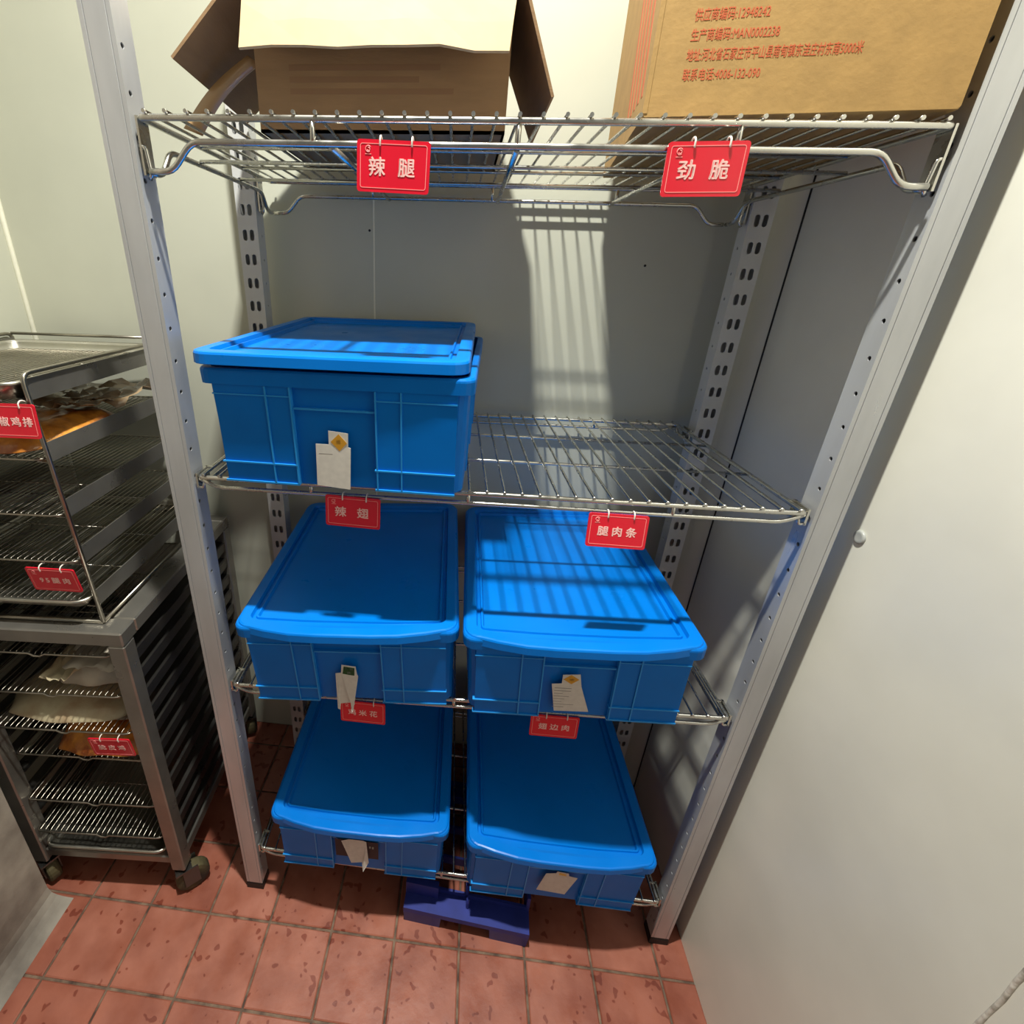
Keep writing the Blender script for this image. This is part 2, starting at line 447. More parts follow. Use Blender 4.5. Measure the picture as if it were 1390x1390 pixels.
DS = .486
SHELVES = [('1', 1.7496, -.004), ('2', 1.2298, .009), ('3', .7482, .045), ('4', .184, -.0095)]
RR, WR = .0042, .0023
NW = 35
wire_me = {}
def shelf(idx, z, t):
    def p(x, y, dz=0): return (sx(x, y), y, z + t * x + dz)
    low = (-.027 if idx == '1' else -.017)
    fr = MB()
    # upper frame: rounded rectangle
    c = .008
    loop = []
    for x, y in ((0, 0), (1, 0), (1, DS), (0, DS)):
        ax = c if x == 0 else -c; ay = c if y == 0 else -c
        a, b = ((x, y + ay), (x + ax, y)) if (x, y) in ((0, 0), (1, DS)) else ((x + ax, y), (x, y + ay))
        for k in range(4):
            u = k / 3
            q = (a[0] * (1 - u) ** 2 + x * 2 * u * (1 - u) + b[0] * u * u, a[1] * (1 - u) ** 2 + y * 2 * u * (1 - u) + b[1] * u * u)
            loop.append(p(*q))
    fr.tube(loop, RR, 10, closed=True)
    o = fr.build('wire_shelf', 'chrome', unit)
    for y in (.162, .325):
        MB().tube([p(.004, y, -.0005), p(.996, y, -.0005)], .0031, 8).build('cross_bar', 'chrome', o)
    # lower rails with their ends bent to the posts
    def rail(along_x, fixed):
        if idx == '1':
            prof = [(.004, -.062), (.036, -.062), (.068, low), (1 - .068, low), (1 - .036, -.062), (.996, -.062)]
            if not along_x:
                prof = [(.012, -.062), (.07, -.062), (.13, low), (.87, low), (.93, -.062), (.988, -.062)]
        else:
            prof = [(.004, -.003), (.032, low), (.968, low), (.996, -.003)]
        L = 1.0 if along_x else DS
        pts = []
        for u, dz in prof:
            pts.append(p(u, fixed, dz) if along_x else p(fixed, u * DS, dz))
        return MB().tube(fillet(pts, .014), .0042 if idx == '1' else .0036, 8)
    rail(True, -.001).build('lower_rail', 'chrome', o)
    rail(True, DS + .001).build('lower_rail', 'chrome', o)
    rail(False, .001).build('lower_rail', 'chrome', o)
    rail(False, .999).build('lower_rail', 'chrome', o)
    for x in (.2, .47, .8) if idx != '1' else (.235, .5, .765):
        MB().tube([p(x, -.001, low), p(x, 0, 0)], .0036, 8).build('rail_stud', 'chrome', o)
        MB().tube([p(x, DS, low), p(x, DS, 0)], .0036, 8).build('rail_stud', 'chrome', o)
    if idx == '1':
        for x in (.26, .5, .74):
            MB().tube([p(x, 0, low - .003), p(x + .012, DS, low - .003)], .0042, 6).build('brace', 'chrome', o)
        for y in (.15, .31):
            MB().tube([p(.004, y, low + .004), p(.996, y, low + .004)], .003, 6).build('cross_bar', 'chrome', o)
    # hook brackets on the posts
    for x, y in ((0, .012), (1, .012), (0, .432), (1, .432)):
        s = -1 if x == 0 else 1
        d = .062 if idx == '1' else .026
        if idx == '1':
            hb = MB().box((-.0015, -.010, -d - .004), (.0015, .014, .003))
            hb.tube(fillet([(s * .004, -.006, -d * .5), (s * -.006, -.008, -d * .5 - .002), (s * -.009, -.008, -d - .002), (s * -.003, -.004, -d - .008)], .004), .0028, 6)
        else:
            e = 1 if y < .2 else -1
            hb = MB().box((-.0018, -.010, -.022), (.0018, .030, .006))
            hb.box((-s * .016 if s > 0 else -.002, e * .026 - .002, .0035), (.002 if s > 0 else .016, e * .026 + .002, .006))
            hb.tube(fillet([(0, -.008, -.020), (-s * .010, -.010, -.020), (-s * .014, -.010, -.008)], .004), .0026, 6)
        h = hb.build('hook', 'chrome', o)
        h.location = p(x, y); h.location.x += s * .0062
    # deck wires
    k = 'w'
    if k not in wire_me:
        wm = MB().tube([(0, -.0058, 0), (0, 0, 0), (SH * DS, DS, 0), (SH * (DS + .005), DS + .005, 0)], [WR * 1.15, WR, WR, WR], 8)
        wire_me[k] = wm.mesh('wire'); wire_me[k].materials.append(MATS['chrome'])
    for i in range(NW):
        x = .010 + .98 * i / (NW - 1)
        w = newobj('wire', wire_me[k], None, o); w.location = (x, 0, z + t * x + RR + WR - .0004)
    return o
for a in SHELVES: shelf(*a)
DECK = RR + 2 * WR + .0002

# ------------------------------------------------------------------ blue bins
BW0, BW1, BD0, BD1, BH = .401, .409, .495, .516, .19
bin_cache = {}
def build_bin(loc, rot, label, bow=.022, lid_off=(0, 0, 0), lid_rot=(0, 0, 0), group='blue lidded bins'):
    o = empty('storage_bin', loc, rot)
    tag(o, label, 'bin', group)
    def ring(z, grow, r=.022):
        t = min(1, max(0, z / BH)); w = BW0 + (BW1 - BW0) * t; y0 = -.010 * t; y1 = BD0 + .006 * t
        return [(x, y, z) for x, y in rrect(-w / 2 - grow, w / 2 + grow, y0 - grow, y1 + grow, r)]
    b = MB().loft([ring(.0, -.004), ring(.004, 0), ring(.164, 0), ring(.166, .009), ring(.184, .009), ring(BH - .003, .0085), ring(BH, .0065), ring(BH, -.003), ring(.006, -.004)])
    body = b.build('bin_body', 'blue_bin', o)
    def fy(z): return -.010 * z / BH
    # front pads and ribs follow the leaning front wall
    def slab(x0, x1, z0, z1, d):
        m = MB(); vs = []
        for z in (z0, z1):
            for x in (x0, x1): vs += [(x, fy(z) + .001, z), (x, fy(z) - d, z)]
        return m.add(vs, [(0, 1, 3, 2), (4, 6, 7, 5), (0, 4, 5, 1), (2, 3, 7, 6), (1, 5, 7, 3), (0, 2, 6, 4)])
    hw = BW0 / 2
    for s in (-1, 1):
        a, c = sorted((s * (hw - .012), s * .066))
        pad = slab(a, c, .003, .1655, .007).build('front_panel', 'blue_bin', body)
        slab(a - .004, c + .001, .036, .0385, .0095).build('rib', 'blue_edge_highlight', body)
        slab(a - .002, c, .150, .152, .0088).build('rib', 'blue_edge_highlight', body)
        slab(a - .004, c + .001, .0015, .0045, .0092).build('rib', 'blue_edge_highlight', body)
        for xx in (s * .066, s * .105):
            slab(xx - .0012, xx + .0012, .003, .1655, .0092).build('rib', 'blue_edge_highlight', body)
    slab(-.064, .064, .131, .134, .006).build('handle_lip', 'blue_edge_highlight', body)
    for s in (-1, 1):      # side ribs
        for yy in (.10, .25, .40):
            w0 = BW0 / 2; w1 = BW0 / 2 + (BW1 - BW0) / 2 * .165 / BH
            vs = []
            for z, w in ((.004, w0), (.165, w1)):
                for y in (yy - .0015, yy + .0015): vs += [(s * (w - .001), y, z), (s * (w + .003), y, z)]
            MB().add(vs, [(0, 1, 3, 2), (4, 6, 7, 5), (0, 4, 5, 1), (2, 3, 7, 6), (1, 5, 7, 3), (0, 2, 6, 4)]).build('rib', 'blue_edge_highlight', body)
    key = round(bow, 4)
    if key not in bin_cache:
        LW, LY0, LY1 = .421, -.018, BD0 + .021
        def lr(z, i, r=.03): return [(x, y, z) for x, y in rrect(-LW / 2 + i, LW / 2 - i, LY0 + i, LY1 - i, max(.006, r - i * .7), 5, bow * (1 if i < .03 else .25))]
        l = MB().loft([lr(-.017, .0035), lr(-.019, .0012), lr(-.018, 0), lr(-.004, .0006), lr(-.001, .002), lr(.0, .005), lr(.0, .022),
                       lr(-.008, .0245), lr(-.008, .030), lr(-.0045, .0315), lr(-.0045, .0345), lr(-.0105, .037)], cap0=False)
        bin_cache[key] = l.mesh('lid'); bin_cache[key].materials.append(MATS['blue_lid'])
    lid = newobj('lid', bin_cache[key], None, o)
    lid.location = (lid_off[0], lid_off[1], BH + .0035 + lid_off[2]); lid.rotation_euler = lid_rot
    return o, body, lid
def bz(i, x): z, t = SHELVES[i][1], SHELVES[i][2]; return z + t * x + DECK
B2, b2, l2 = build_bin((.258, -.025, bz(1, .258)), (0, -.009, -.030), 'blue bin with a loose lid, alone on the second shelf', bow=0.002,
                       lid_off=(-.007, -.008, .0215), lid_rot=(.016, 0.004, .018))
B3, b3, l3 = build_bin((.266, -.024, bz(2, .266)), (0, -.045, .045), 'blue lidded bin on the third shelf with a green and white sticker', bow=.019)
B4, b4, l4 = build_bin((.699, -.026, bz(2, .699)), (0, -.045, .012), 'blue lidded bin on the third shelf with a white sticker and orange diamond', bow=.019)
B5, b5, l5 = build_bin((.266, -.018, bz(3, .266)), (0, .0095, .020), 'blue lidded bin on the bottom shelf with a crumpled paper slip', bow=.017)
B6, b6, l6 = build_bin((.733, -.026, bz(3, .733)), (0, .0095, .012), 'blue lidded bin on the bottom shelf next to the right post', bow=.017)

# paper stickers on the bins (children of the bin: stuck on)
def sticker(binobj, x, z, pts, marks, label, curl=.0, lift=0.0):
    """pts: outline in local x,z; a thin sheet that hangs off the front wall"""
    m = MB(); n = len(pts)
    def q(px, pz, d): return (x + px, -.010 * (z + pz) / BH - .0095 - d - curl * max(0, -pz) ** 2 * 60 - lift, z + pz)
    m.loft([[q(a, b, 0) for a, b in pts], [q(a, b, .0006) for a, b in pts]])
    o = m.build('paper_sticker', 'paper', binobj); o['label'] = label
    for nm, ma, poly in marks:
        k = MB().loft([[q(a, b, .0006) for a, b in poly], [q(a, b, .0010) for a, b in poly]])
        k.build(nm, ma, o)
    return o
def rect(x0, x1, z0, z1): return [(x0, z0), (x1, z0), (x1, z1), (x0, z1)]
def printed(x0, x1, z0, z1, n):
    out = []
    for k in range(n):
        zz = z1 - (z1 - z0) * (k + .5) / n
        e = x0 + (x1 - x0) * random.uniform(.35, 1)
        out.append(('print_line', 'ink_grey', rect(x0, e, zz - .0006, zz + .0006)))
    return out
# second shelf: big slip with an orange diamond on a tab
sticker(b2, -.003, .038, [(-.031, -.032), (.024, -.036), (.028, .036), (.024, .037), (.025, .060), (-.006, .063), (-.007, .040), (-.028, .040)],
        [('orange_diamond', 'ink_orange', [(.010, .030), (.0225, .044), (.010, .0585), (-.0035, .045)]),
         ('diamond_mark', 'ink_orange_light', [(.006, .041), (.013, .042), (.012, .049), (.005, .048)])] + printed(-.024, .020, -.028, .028, 7),
        'white slip with an orange diamond', curl=.02)
sticker(b3, -.006, .040, [(-.022, -.048), (-.017, -.050), (-.016, -.037), (.004, -.034), (.006, -.056), (.009, -.052), (.024, .034), (.022, .040), (.021, .060), (-.006, .064), (-.009, .043), (-.020, .041)],
        [('green_mark', 'ink_green', [(-.006, .041), (.017, .036), (.0185, .0565), (-.002, .060)]),
         ('mark_square', 'ink_pale', rect(.0, .006, .052, .057)), ('mark_square', 'ink_pale', rect(.009, .0155, .0505, .0555)), ('mark_square', 'ink_pale', rect(.003, .010, .041, .047))]
        + printed(-.014, .012, -.025, .026, 6), 'white slip with a green mark and split lower end', curl=.06)
sticker(b4, -.010, .052, [(-.028, -.030), (.036, -.028), (.016, .036), (.011, .067), (-.020, .064), (-.020, .042), (-.038, .040)],
        [('orange_diamond', 'ink_orange', [(-.003, .042), (.010, .054), (-.005, .065), (-.018, .053)]),
         ('diamond_mark', 'ink_orange_light', [(-.006, .050), (.003, .051), (.001, .056), (-.007, .055)])] + printed(-.032, .012, -.022, .034, 8),
        'white slip with an orange diamond', curl=.01)
sticker(b5, -.004, .100, rect(-.052, .052, -.035, .035), [('mark_square', 'ink_pale', rect(.030, .034, .010, .018)), ('mark_square', 'ink_pale', rect(.037, .041, .008, .017))], 'dark printed label').data.materials[0] = MATS['ink_black']
sticker(b5, -.010, .104, [(-.006, -.040), (.020, -.036), (.024, -.056), (.036, -.036), (.030, .036), (.022, .040), (-.012, .040), (-.030, .030)], [], 'crumpled blank paper slip', curl=.10, lift=.003)
sticker(b6, .000, .096, [(-.040, -.040), (.026, -.045), (.046, .022), (.026, .026), (.024, .036), (-.002, .040), (-.004, .032), (-.026, .026)],
        [('orange_diamond', 'ink_orange_light', [(.002, .028), (.020, .025), (.018, .033), (.004, .036)])] + printed(-.03, .02, -.03, .015, 4), 'white slip with a curled corner', curl=.03)

# ------------------------------------------------------------------ red hanging tags
TW, TH = .0955, .0585
tag_plate = MB().loft([[(x, d, y) for x, y in rrect(-TW / 2, TW / 2, -TH, 0, .004, 4)] for d in (.0011, -.0011)]).mesh('plate'); tag_plate.materials.append(MATS['tag_red'])
def ringline(x0, x1, z0, z1, r, w):
    a = rrect(x0, x1, z0, z1, r, 4); b = rrect(x0 + w, x1 - w, z0 + w, z1 - w, max(.0005, r - w), 4); n = len(a)
    m = MB(); m.add([(x, -.0011, z) for x, z in a] + [(x, -.0011, z) for x, z in b] + [(x, -.0014, z) for x, z in a] + [(x, -.0014, z) for x, z in b],
                    [f for i in range(n) for j in [(i + 1) % n] for f in ((2 * n + i, 2 * n + j, 3 * n + j, 3 * n + i), (i, j, 2 * n + j, 2 * n + i), (n + i, 3 * n + i, 3 * n + j, n + j))])
    return m
line_me = ringline(-TW / 2 + .0042, TW / 2 - .0042, -TH + .0045, -.0042, .003, .0008).mesh('border_line'); line_me.materials.append(MATS['tag_line'])
lg = MB()
arc = [(-.033 + .0034 * math.cos(a), -.0014, -.0105 + .0034 * math.sin(a)) for a in [math.radians(k) for k in range(30, 330, 20)]]
lg.tube(arc, .0006, 5)
arc = [(-.0325 + .0017 * math.cos(a), -.0014, -.0110 + .0019 * math.sin(a)) for a in [math.radians(k) for k in range(-160, 120, 25)]]
lg.tube(arc, .0006, 5)
lg.box((-.037, -.0015, -.0165), (-.029, -.0011, -.0156))
logo_me = lg.mesh('logo'); logo_me.materials.append(MATS['tag_line'])
def clip_mesh():
    pts = [(0, -.0024, -.0070), (0, -.0028, -.0035), (0, -.0030, .0010), (0, .0010, .0050), (0, .0080, .0045), (0, .0125, .0010)]
    return MB().tube(fillet(pts, .003, 3), .0012, 6)
clip_me = clip_mesh().mesh('clip'); clip_me.materials.append(MATS['clip_white'])
def hang_tag(loc, rot, body, label, size, pitch=None, xs=None, clips=(-.0175, .0235)):
    o = empty('name_tag', loc, rot); tag(o, label, 'tag', 'red product name tags')
    newobj('plate', tag_plate, None, o); newobj('border_line', line_me, None, o); newobj('logo', logo_me, None, o)
    for ch, x in zip(body, xs):
        me = text_mesh(ch, size, extrude=.0002, thick=size * .022)
        t = newobj('character', me, 'tag_print', o); t.location = (x, -.0013, -.0315)
    for x in clips:
        newobj('clip', clip_me, None, o).location = (x, 0, 0)
    return o
two = (-.0215, .0175); three = (-.0225, .0, .0225)
z1l = 1.7496 - .027; 
hang_tag((.3435, -.0085, 1.7245), (0, math.radians(1.8), 0), '辣腿', 'red tag on the top shelf edge under the open brown carton', .0225, xs=two)
hang_tag((.7295, -.0085, 1.7265), (0, math.radians(-1.2), 0), '劲脆', 'red tag on the top shelf edge under the printed tan carton', .0225, xs=two)
hang_tag((.275, -.0085, 1.2170), (0, math.radians(1.5), 0), '辣翅', 'red tag on the second shelf edge below the bin with the loose lid', .0205, xs=two)
hang_tag((.7155, -.0085, 1.2190), (math.radians(-8), 0, 0), '腿肉条', 'red tag on the empty right half of the second shelf edge', .0178, xs=three)
hang_tag((.2815, -.0085, .7455), (0, 0, 0), '鸡米花', 'red tag on the third shelf edge partly behind a green marked slip', .0175, xs=three)
hang_tag((.674, -.0085, .7630), (0, math.radians(-1.5), 0), '翅边肉', 'red tag on the third shelf edge below the orange diamond slip', .0175, xs=three)

# ------------------------------------------------------------------ cartons on the top shelf
Z1 = SHELVES[0][1] + DECK
# open brown carton
CX0, CX1, CY0, CY1, CH = .122, .489, .115, .415, .20
oc = empty('open_carton', (0, 0, Z1 + .0008)); tag(oc, 'open brown carton with its flaps folded out on the top shelf', 'carton', 'cartons on the top shelf')
T = .004
def cs(x, y): return x + SH * y * .6
def cbox(mb, a, b): return mb.box(a, b, lambda x, y, z: (cs(x, y), y, z))
cbox(MB(), (CX0, CY0, 0), (CX1, CY1, T)).build('carton_base', 'cardboard_brown', oc)
fw = cbox(MB(), (CX0, CY0, 0), (CX1, CY0 + T, CH)).build('carton_wall', 'cardboard_brown', oc)
cbox(MB(), (CX0, CY1 - T, 0), (CX1, CY1, CH)).build('carton_wall', 'cardboard_brown', oc)
cbox(MB(), (CX0, CY0 + T, 0), (CX0 + T, CY1 - T, CH)).build('carton_wall', 'cardboard_brown', oc)
cbox(MB(), (CX1 - T, CY0 + T, 0), (CX1, CY1 - T, CH)).build('carton_wall', 'cardboard_brown', oc)
for k, (xa, xb) in enumerate(((.05, .27), (.05, .24), (.05, .29))):
    cbox(MB(), (CX0 + xa, CY0 - .0003, .075 - k * .014), (CX0 + xb, CY0 + .0002, .082 - k * .014)).build('faded_print', 'carton_ink_dark', fw)
def flap(p00, p10, p11, p01, m, name='flap', wob=.0):
    g = []
    A, B_, C_, D_ = map(Vector, (p00, p10, p11, p01))
    for i in range(9):
        u = i / 8; row = []
        for j in range(5):
            v = j / 4; q = (A * (1 - u) + B_ * u) * (1 - v) + (D_ * (1 - u) + C_ * u) * v
            q.z += wob * v * noise.noise((u * 5.0, v * 2, wob * 100)); row.append(q)
        g.append(row)
    return MB().sheet(g, .0042, smooth=False).build(name, m, oc)
# front flap hangs over the front, its inner face to the room
flap((CX0 - .004, CY0 - .001, CH), (CX1 + .004, CY0 - .001, CH), (CX1 - .006, CY0 - .048, .083), (CX0 - .004, CY0 - .048, .086), 'cardboard_inner', wob=.012)
# side flaps sloping outwards
flap((CX0 - .001, CY0 + .0, CH), (CX0 - .007, CY1, CH), (-.024, CY1 - .01, .081), (-.012, CY0 + .01, .094), 'cardboard_brown')
flap((CX1 - .003, CY0 + .0, CH), (CX1 - .010, CY1, CH), (.548, CY1 - .02, .046), (.552, CY0 + .02, .050), 'cardboard_brown')
flap((CX0 - .01, CY1, CH), (CX1 - .01, CY1, CH), (CX1 - .015, CY1 + .035, CH + .105), (CX0 - .015, CY1 + .035, CH + .105), 'cardboard_brown')
g = []
for i in range(12):
    u = i / 11; x = .090 - .125 * u - .008 * math.sin(u * 3); y = .185 + .02 * u; z = .112 - .088 * u + .004 * math.sin(u * 4)
    g.append([(x - .010 - .006 * u, y, z + .004), (x + .008 + .006 * u, y + .004, z - .006)])
MB().sheet(g, .0008).build('loose_tape', 'tape', oc)
# closed tan carton
tc_ = empty('printed_carton', (.655, .030, Z1 + .0008), (0, 0, math.radians(-6.6))); tag(tc_, 'tan carton with red printed lines beside the right post', 'carton', 'cartons on the top shelf')
QX0, QX1, QY0, QY1, QH = 0.0, .341, 0.0, .415, .32
qf = lambda x, y, z: (x, y, z)
bv = .003
rings = []
for z, i in ((0, bv), (bv, 0), (QH - bv, 0), (QH, bv)):
    rings.append([qf(x, y, z) for x, y in ((QX0 + i, QY0), (QX1 - i, QY0), (QX1, QY0 + i), (QX1, QY1 - i), (QX1 - i, QY1), (QX0 + i, QY1), (QX0, QY1 - i), (QX0, QY0 + i))])
cb = MB().loft(rings).build('carton_body', 'cardboard', tc_)
lines = [('供应商编码:12948242', .115), ('生产商编码:MAN0002238', .0965), ('地址:河北省石家庄市平山县南甸镇东洼庄村东南5000米', .0775), ('联系电话:4006-132-090', .0585)]
for k, (s_, z) in enumerate(lines):
    me = text_mesh(s_, .0128, extrude=.0001, align='LEFT', squeeze=(.60 if k == 2 else .68), thick=.00012)
    t = newobj('printed_line', me, 'carton_ink', cb); t.location = (QX0 + .040 - .0005 * k, QY0 - .0002, z - .018)
for k in range(5):     # slanting red print on the side of the carton
    y = QY0 + .03 + k * .028
    MB().add([qf(QX0 - .0003, y, .03), qf(QX0 - .0003, y + .010, .03), qf(QX0 - .0003, y + .045, .2), qf(QX0 - .0003, y + .035, .2),
              qf(QX0 + .0005, y, .03), qf(QX0 + .0005, y + .010, .03), qf(QX0 + .0005, y + .045, .2), qf(QX0 + .0005, y + .035, .2)],
             [(0, 1, 2, 3), (4, 7, 6, 5), (0, 4, 5, 1), (2, 6, 7, 3), (1, 5, 6, 2), (0, 3, 7, 4)]).build('side_print', 'carton_ink', cb)
MB().box((QX0 - .0006, QY0 - .0006, 0.004), (QX0 + .005, QY0 + .004, QH - .004)).build('corner_fold', 'cardboard', cb)

# ------------------------------------------------------------------ blue plastic pallet under the bottom shelf
pa = empty('plastic_pallet', (.378, -.028, 0), (0, 0, math.radians(-3.8))); tag(pa, 'small dark blue plastic pallet on the floor under the bottom shelf', 'pallet')
PWD, PDP = .32, .36
for x0, x1 in ((0, .098), (.222, PWD)):
    for y0, y1 in ((0, .05), (PDP - .05, PDP)):
        MB().loft([[(x, y, z) for x, y in ((x0 + i, y0 + i), (x1 - i, y0 + i), (x1 - i, y1 - i), (x0 + i, y1 - i))] for z, i in ((0, .003), (.045, 0))]).build('foot', 'blue_pallet', pa)
MB().box((0, 0, .045), (PWD, .05, .062)).build('front_beam', 'blue_pallet', pa)
MB().box((0, PDP - .05, .045), (PWD, PDP, .062)).build('back_beam', 'blue_pallet', pa)
for x in (0, .155, PWD - .008):
    MB().box((x, .05, .03), (x + .008, PDP - .05, .115)).build('rib', 'blue_pallet', pa)
for y in (.05, .13, .21, .30):
    MB().box((.008, y, .045), (PWD - .008, y + .006, .075)).build('rib', 'blue_pallet', pa)
MB().box((0, .034, .06), (.085, .05, .108)).build('stop_block', 'blue_pallet', pa)
MB().tube([(.163, .03, .062), (.163, .03, .10)], .0045, 8).build('peg', 'blue_pallet', pa)

# ------------------------------------------------------------------ tray rack on casters (left)
RK = Matrix.Translation((-.200, -.036, 0)) @ Matrix.Rotation(math.radians(3.4), 4, 'Z')
def rack_root(name): 
    o = empty(name); o.matrix_world = RK.copy(); return o
RWD, RDP, RZ0, RZ1, RT = .405, .515, .105, .89, .036
rk = rack_root('tray_rack'); tag(rk, 'stainless steel tray rack on casters against the left wall', 'rack')
def bbox(a, b, ch=.003):
    (x0, y0, z0), (x1, y1, z1) = a, b
    rg = []
    for z, i in ((z0, ch), (z0 + ch, 0), (z1 - ch, 0), (z1, ch)):
        c = ch
        rg.append([(x, y, z) for x, y in ((x0 + c, y0 + i), (x1 - c, y0 + i), (x1 - i, y0 + c), (x1 - i, y1 - c), (x1 - c, y1 - i), (x0 + c, y1 - i), (x0 + i, y1 - c), (x0 + i, y0 + c))])
    return MB().loft(rg)
for x0 in (-RWD, -RT):
    for y0 in (0, RDP - RT):
        bbox((x0, y0, RZ0), (x0 + RT, y0 + RT, RZ1 - .034)).build('post', 'steel_rack', rk)
bbox((-RWD, 0, RZ1 - .034), (0, RT + .012, RZ1)).build('top_beam', 'steel_rack', rk)
bbox((-RWD, RDP - RT, RZ1 - .034), (0, RDP, RZ1)).build('top_beam', 'steel_rack', rk)
bbox((-RT - .012, RT + .012, RZ1 - .034), (0, RDP - RT, RZ1)).build('top_beam', 'steel_rack', rk)
bbox((-RWD, RT + .012, RZ1 - .034), (-RWD + RT + .012, RDP - RT, RZ1)).build('top_beam', 'steel_rack', rk)
for y0 in (.006, RDP - .03):
    bbox((-RWD + RT, y0, .125), (-RT, y0 + .024, .152)).build('bottom_beam', 'steel_rack', rk)
for x0 in (-RWD + .004, -RT + .006):
    bbox((x0, RT, .125), (x0 + .026, RDP - RT, .158)).build('bottom_beam', 'steel_rack', rk)
LEV = [.818, .764, .706, .652, .598, .536, .474, .412, .335, .27, .205]
for z in LEV:
    for s in (0, 1):
        x0 = -.030 if s == 0 else -RWD + .004
        m = MB().box((x0 + (.022 if s == 0 else 0), RT - .002, z - .026), (x0 + (.025 if s == 0 else .003), RDP - RT, z))
        m.box((x0 - (.012 if s == 0 else -.003), RT - .002, z - .0025), (x0 + (.022 if s == 0 else .035), RDP - RT, z))
        m.build('runner', 'steel_dark', rk)
MB().tube([(-RWD + .02, RDP - .02, .5), (-.02, RDP - .02, .5)], .006, 8).build('back_bar', 'steel_rack', rk)
for x in (-RWD + .018, -.018):
    for y in (.018, RDP - .018):
        ro = {(0, 0): 1.0, (1, 0): -.9}.get((int(x > -.2), int(y > .2)), .4)
        c = MB().box((-.022, -.020, .090), (.022, .020, .096)); c.tube([(0, 0, .095), (0, 0, .110)], .010, 8)
        for q in (-1, 1): c.box((q * .0185 - .0015, -.004, .03), (q * .0185 + .0015, .034, .092))
        o = c.build('caster', 'steel_dark', rk); o.location = (x, y, 0); o.rotation_euler = (0, 0, ro)
        w = MB()
        w.loft([[(h, .018 + r * math.cos(a * math.pi / 12), .0425 + r * math.sin(a * math.pi / 12)) for a in range(24)] for h, r in ((-.016, .030), (-.0135, .0395), (-.009, .042), (.009, .042), (.0135, .0395), (.016, .030))], smooth=False)
        wo = w.build('wheel', 'caster_wheel', o)

def grid_tray(loc_local, W, D, label, n=24, group='wire cooling grids in the tray rack', dip=True, root=RK, cat='cooling grid'):
    o = empty('cooling_grid'); o.matrix_world = root @ Matrix.Translation(loc_local)
    tag(o, label, cat, group)
    r = .0021
    c = .016
    lp = []
    for x, y in ((-W, 0), (0, 0), (0, D), (-W, D)):
        ax = c if x == -W else -c; ay = c if y == 0 else -c
        a, b = ((x, y + ay), (x + ax, y)) if (x, y) in ((-W, 0), (0, D)) else ((x + ax, y), (x, y + ay))
        for k in range(4):
            u = k / 3
            lp.append((a[0] * (1 - u) ** 2 + x * 2 * u * (1 - u) + b[0] * u * u, a[1] * (1 - u) ** 2 + y * 2 * u * (1 - u) + b[1] * u * u, r + .004))
        if dip and (x, y) == (-W, 0):     # the little V kick in the front wire
            xm = -W * .47
            for dx, dz in ((-.016, 0), (-.004, .006), (.008, .006), (.018, 0)): lp.append((xm + dx, -.002 if dz else 0, r + .004 - dz * .7))
    MB().tube(lp, r, 6, closed=True).build('frame_wire', 'steel_grid', o)
    wm = MB()
    for i in range(n):
        x = -W + W * (i + .7) / (n + .4)
        wm.tube([(x, .0, r + .0025), (x, .004, r + .006), (x, D - .004, r + .006), (x, D, r + .0025)], .0011, 4)
    q = wm.build('grid_wires', 'steel_grid', o); q['kind'] = 'stuff'
    for y in (D * .3, D * .62): MB().tube([(-W, y, r + .0042), (0, y, r + .0042)], .0014, 5).build('cross_wire', 'steel_grid', o)
    return o
names = ['topmost wire grid in the tray rack, just under its top beam', 'wire grid in the tray rack holding a pale draped bag',
         'wire grid in the tray rack holding a long flat pale package', 'wire grid in the tray rack under the orange chicken bag',
         'empty wire grid pulled forward in the tray rack', 'lowest wire grid in the tray rack above the bottom pan']
GL = [.818, .706, .598, .474, .335, .225]
GY = [.004, .004, .002, .03, .012, .004]
for k in range(6):
    grid_tray((-.040, GY[k], GL[k] + .0005), RWD - .078, RDP - .07, names[k], n=24)
def sheet_pan(loc_local, W, D, H, label, group, root=RK):
    o = empty('sheet_pan'); o.matrix_world = root @ Matrix.Translation(loc_local); tag(o, label, 'pan', group)
    def rg(i, z, r): return [(x, y, z) for x, y in rrect(-W + i, -i, i, D - i, r, 4)]
    m = MB().loft([rg(.010, .0, .02), rg(.004, H - .004, .024), rg(.003, H, .025), rg(-.005, H + .001, .032), rg(-.0065, H - .003, .033), rg(-.005, H - .006, .032), rg(-.004, H - .003, .031),
                   rg(.0045, H - .002, .024), rg(.0055, H - .005, .024), rg(.0115, .0015, .02)], smooth=True)
    m.build('pan_body', 'steel_pan', o); return o
sheet_pan((-.044, .006, .1525), RWD - .086, RDP - .07, .024, 'shallow metal pan at the very bottom of the tray rack', 'sheet pans')

# ------------------------------------------------------------------ small counter rack on top of the tray rack
UW, UD = .435, .47
UK = RK @ Matrix.Translation((-.052, .030, RZ1 + .0005))
ur = empty('counter_rack'); ur.matrix_world = UK.copy(); tag(ur, 'small open wire tray rack standing on top of the tray rack', 'rack')
UZ = .508
def lean(x, z): return x - (.040 * z if x == 0 else 0)
for x in (0, -UW):
    pts = [(x, 0, .004), (lean(x, UZ), 0, UZ), (lean(x, UZ), UD, UZ), (x, UD, .004)]
    MB().tube(fillet(pts, .018), .0042, 8).build('side_hoop', 'steel_grid', ur)
    MB().tube([(x, 0, .004), (x, UD, .004)], .0040, 8).build('base_rod', 'steel_grid', ur)
for y in (0, UD):
    MB().tube([(-UW, y, .004), (0, y, .004)], .0040, 8).build('base_rod', 'steel_grid', ur)
MB().tube([(-UW, UD, UZ), (lean(0, UZ), UD, UZ)], .0036, 8).build('top_rod', 'steel_grid', ur)
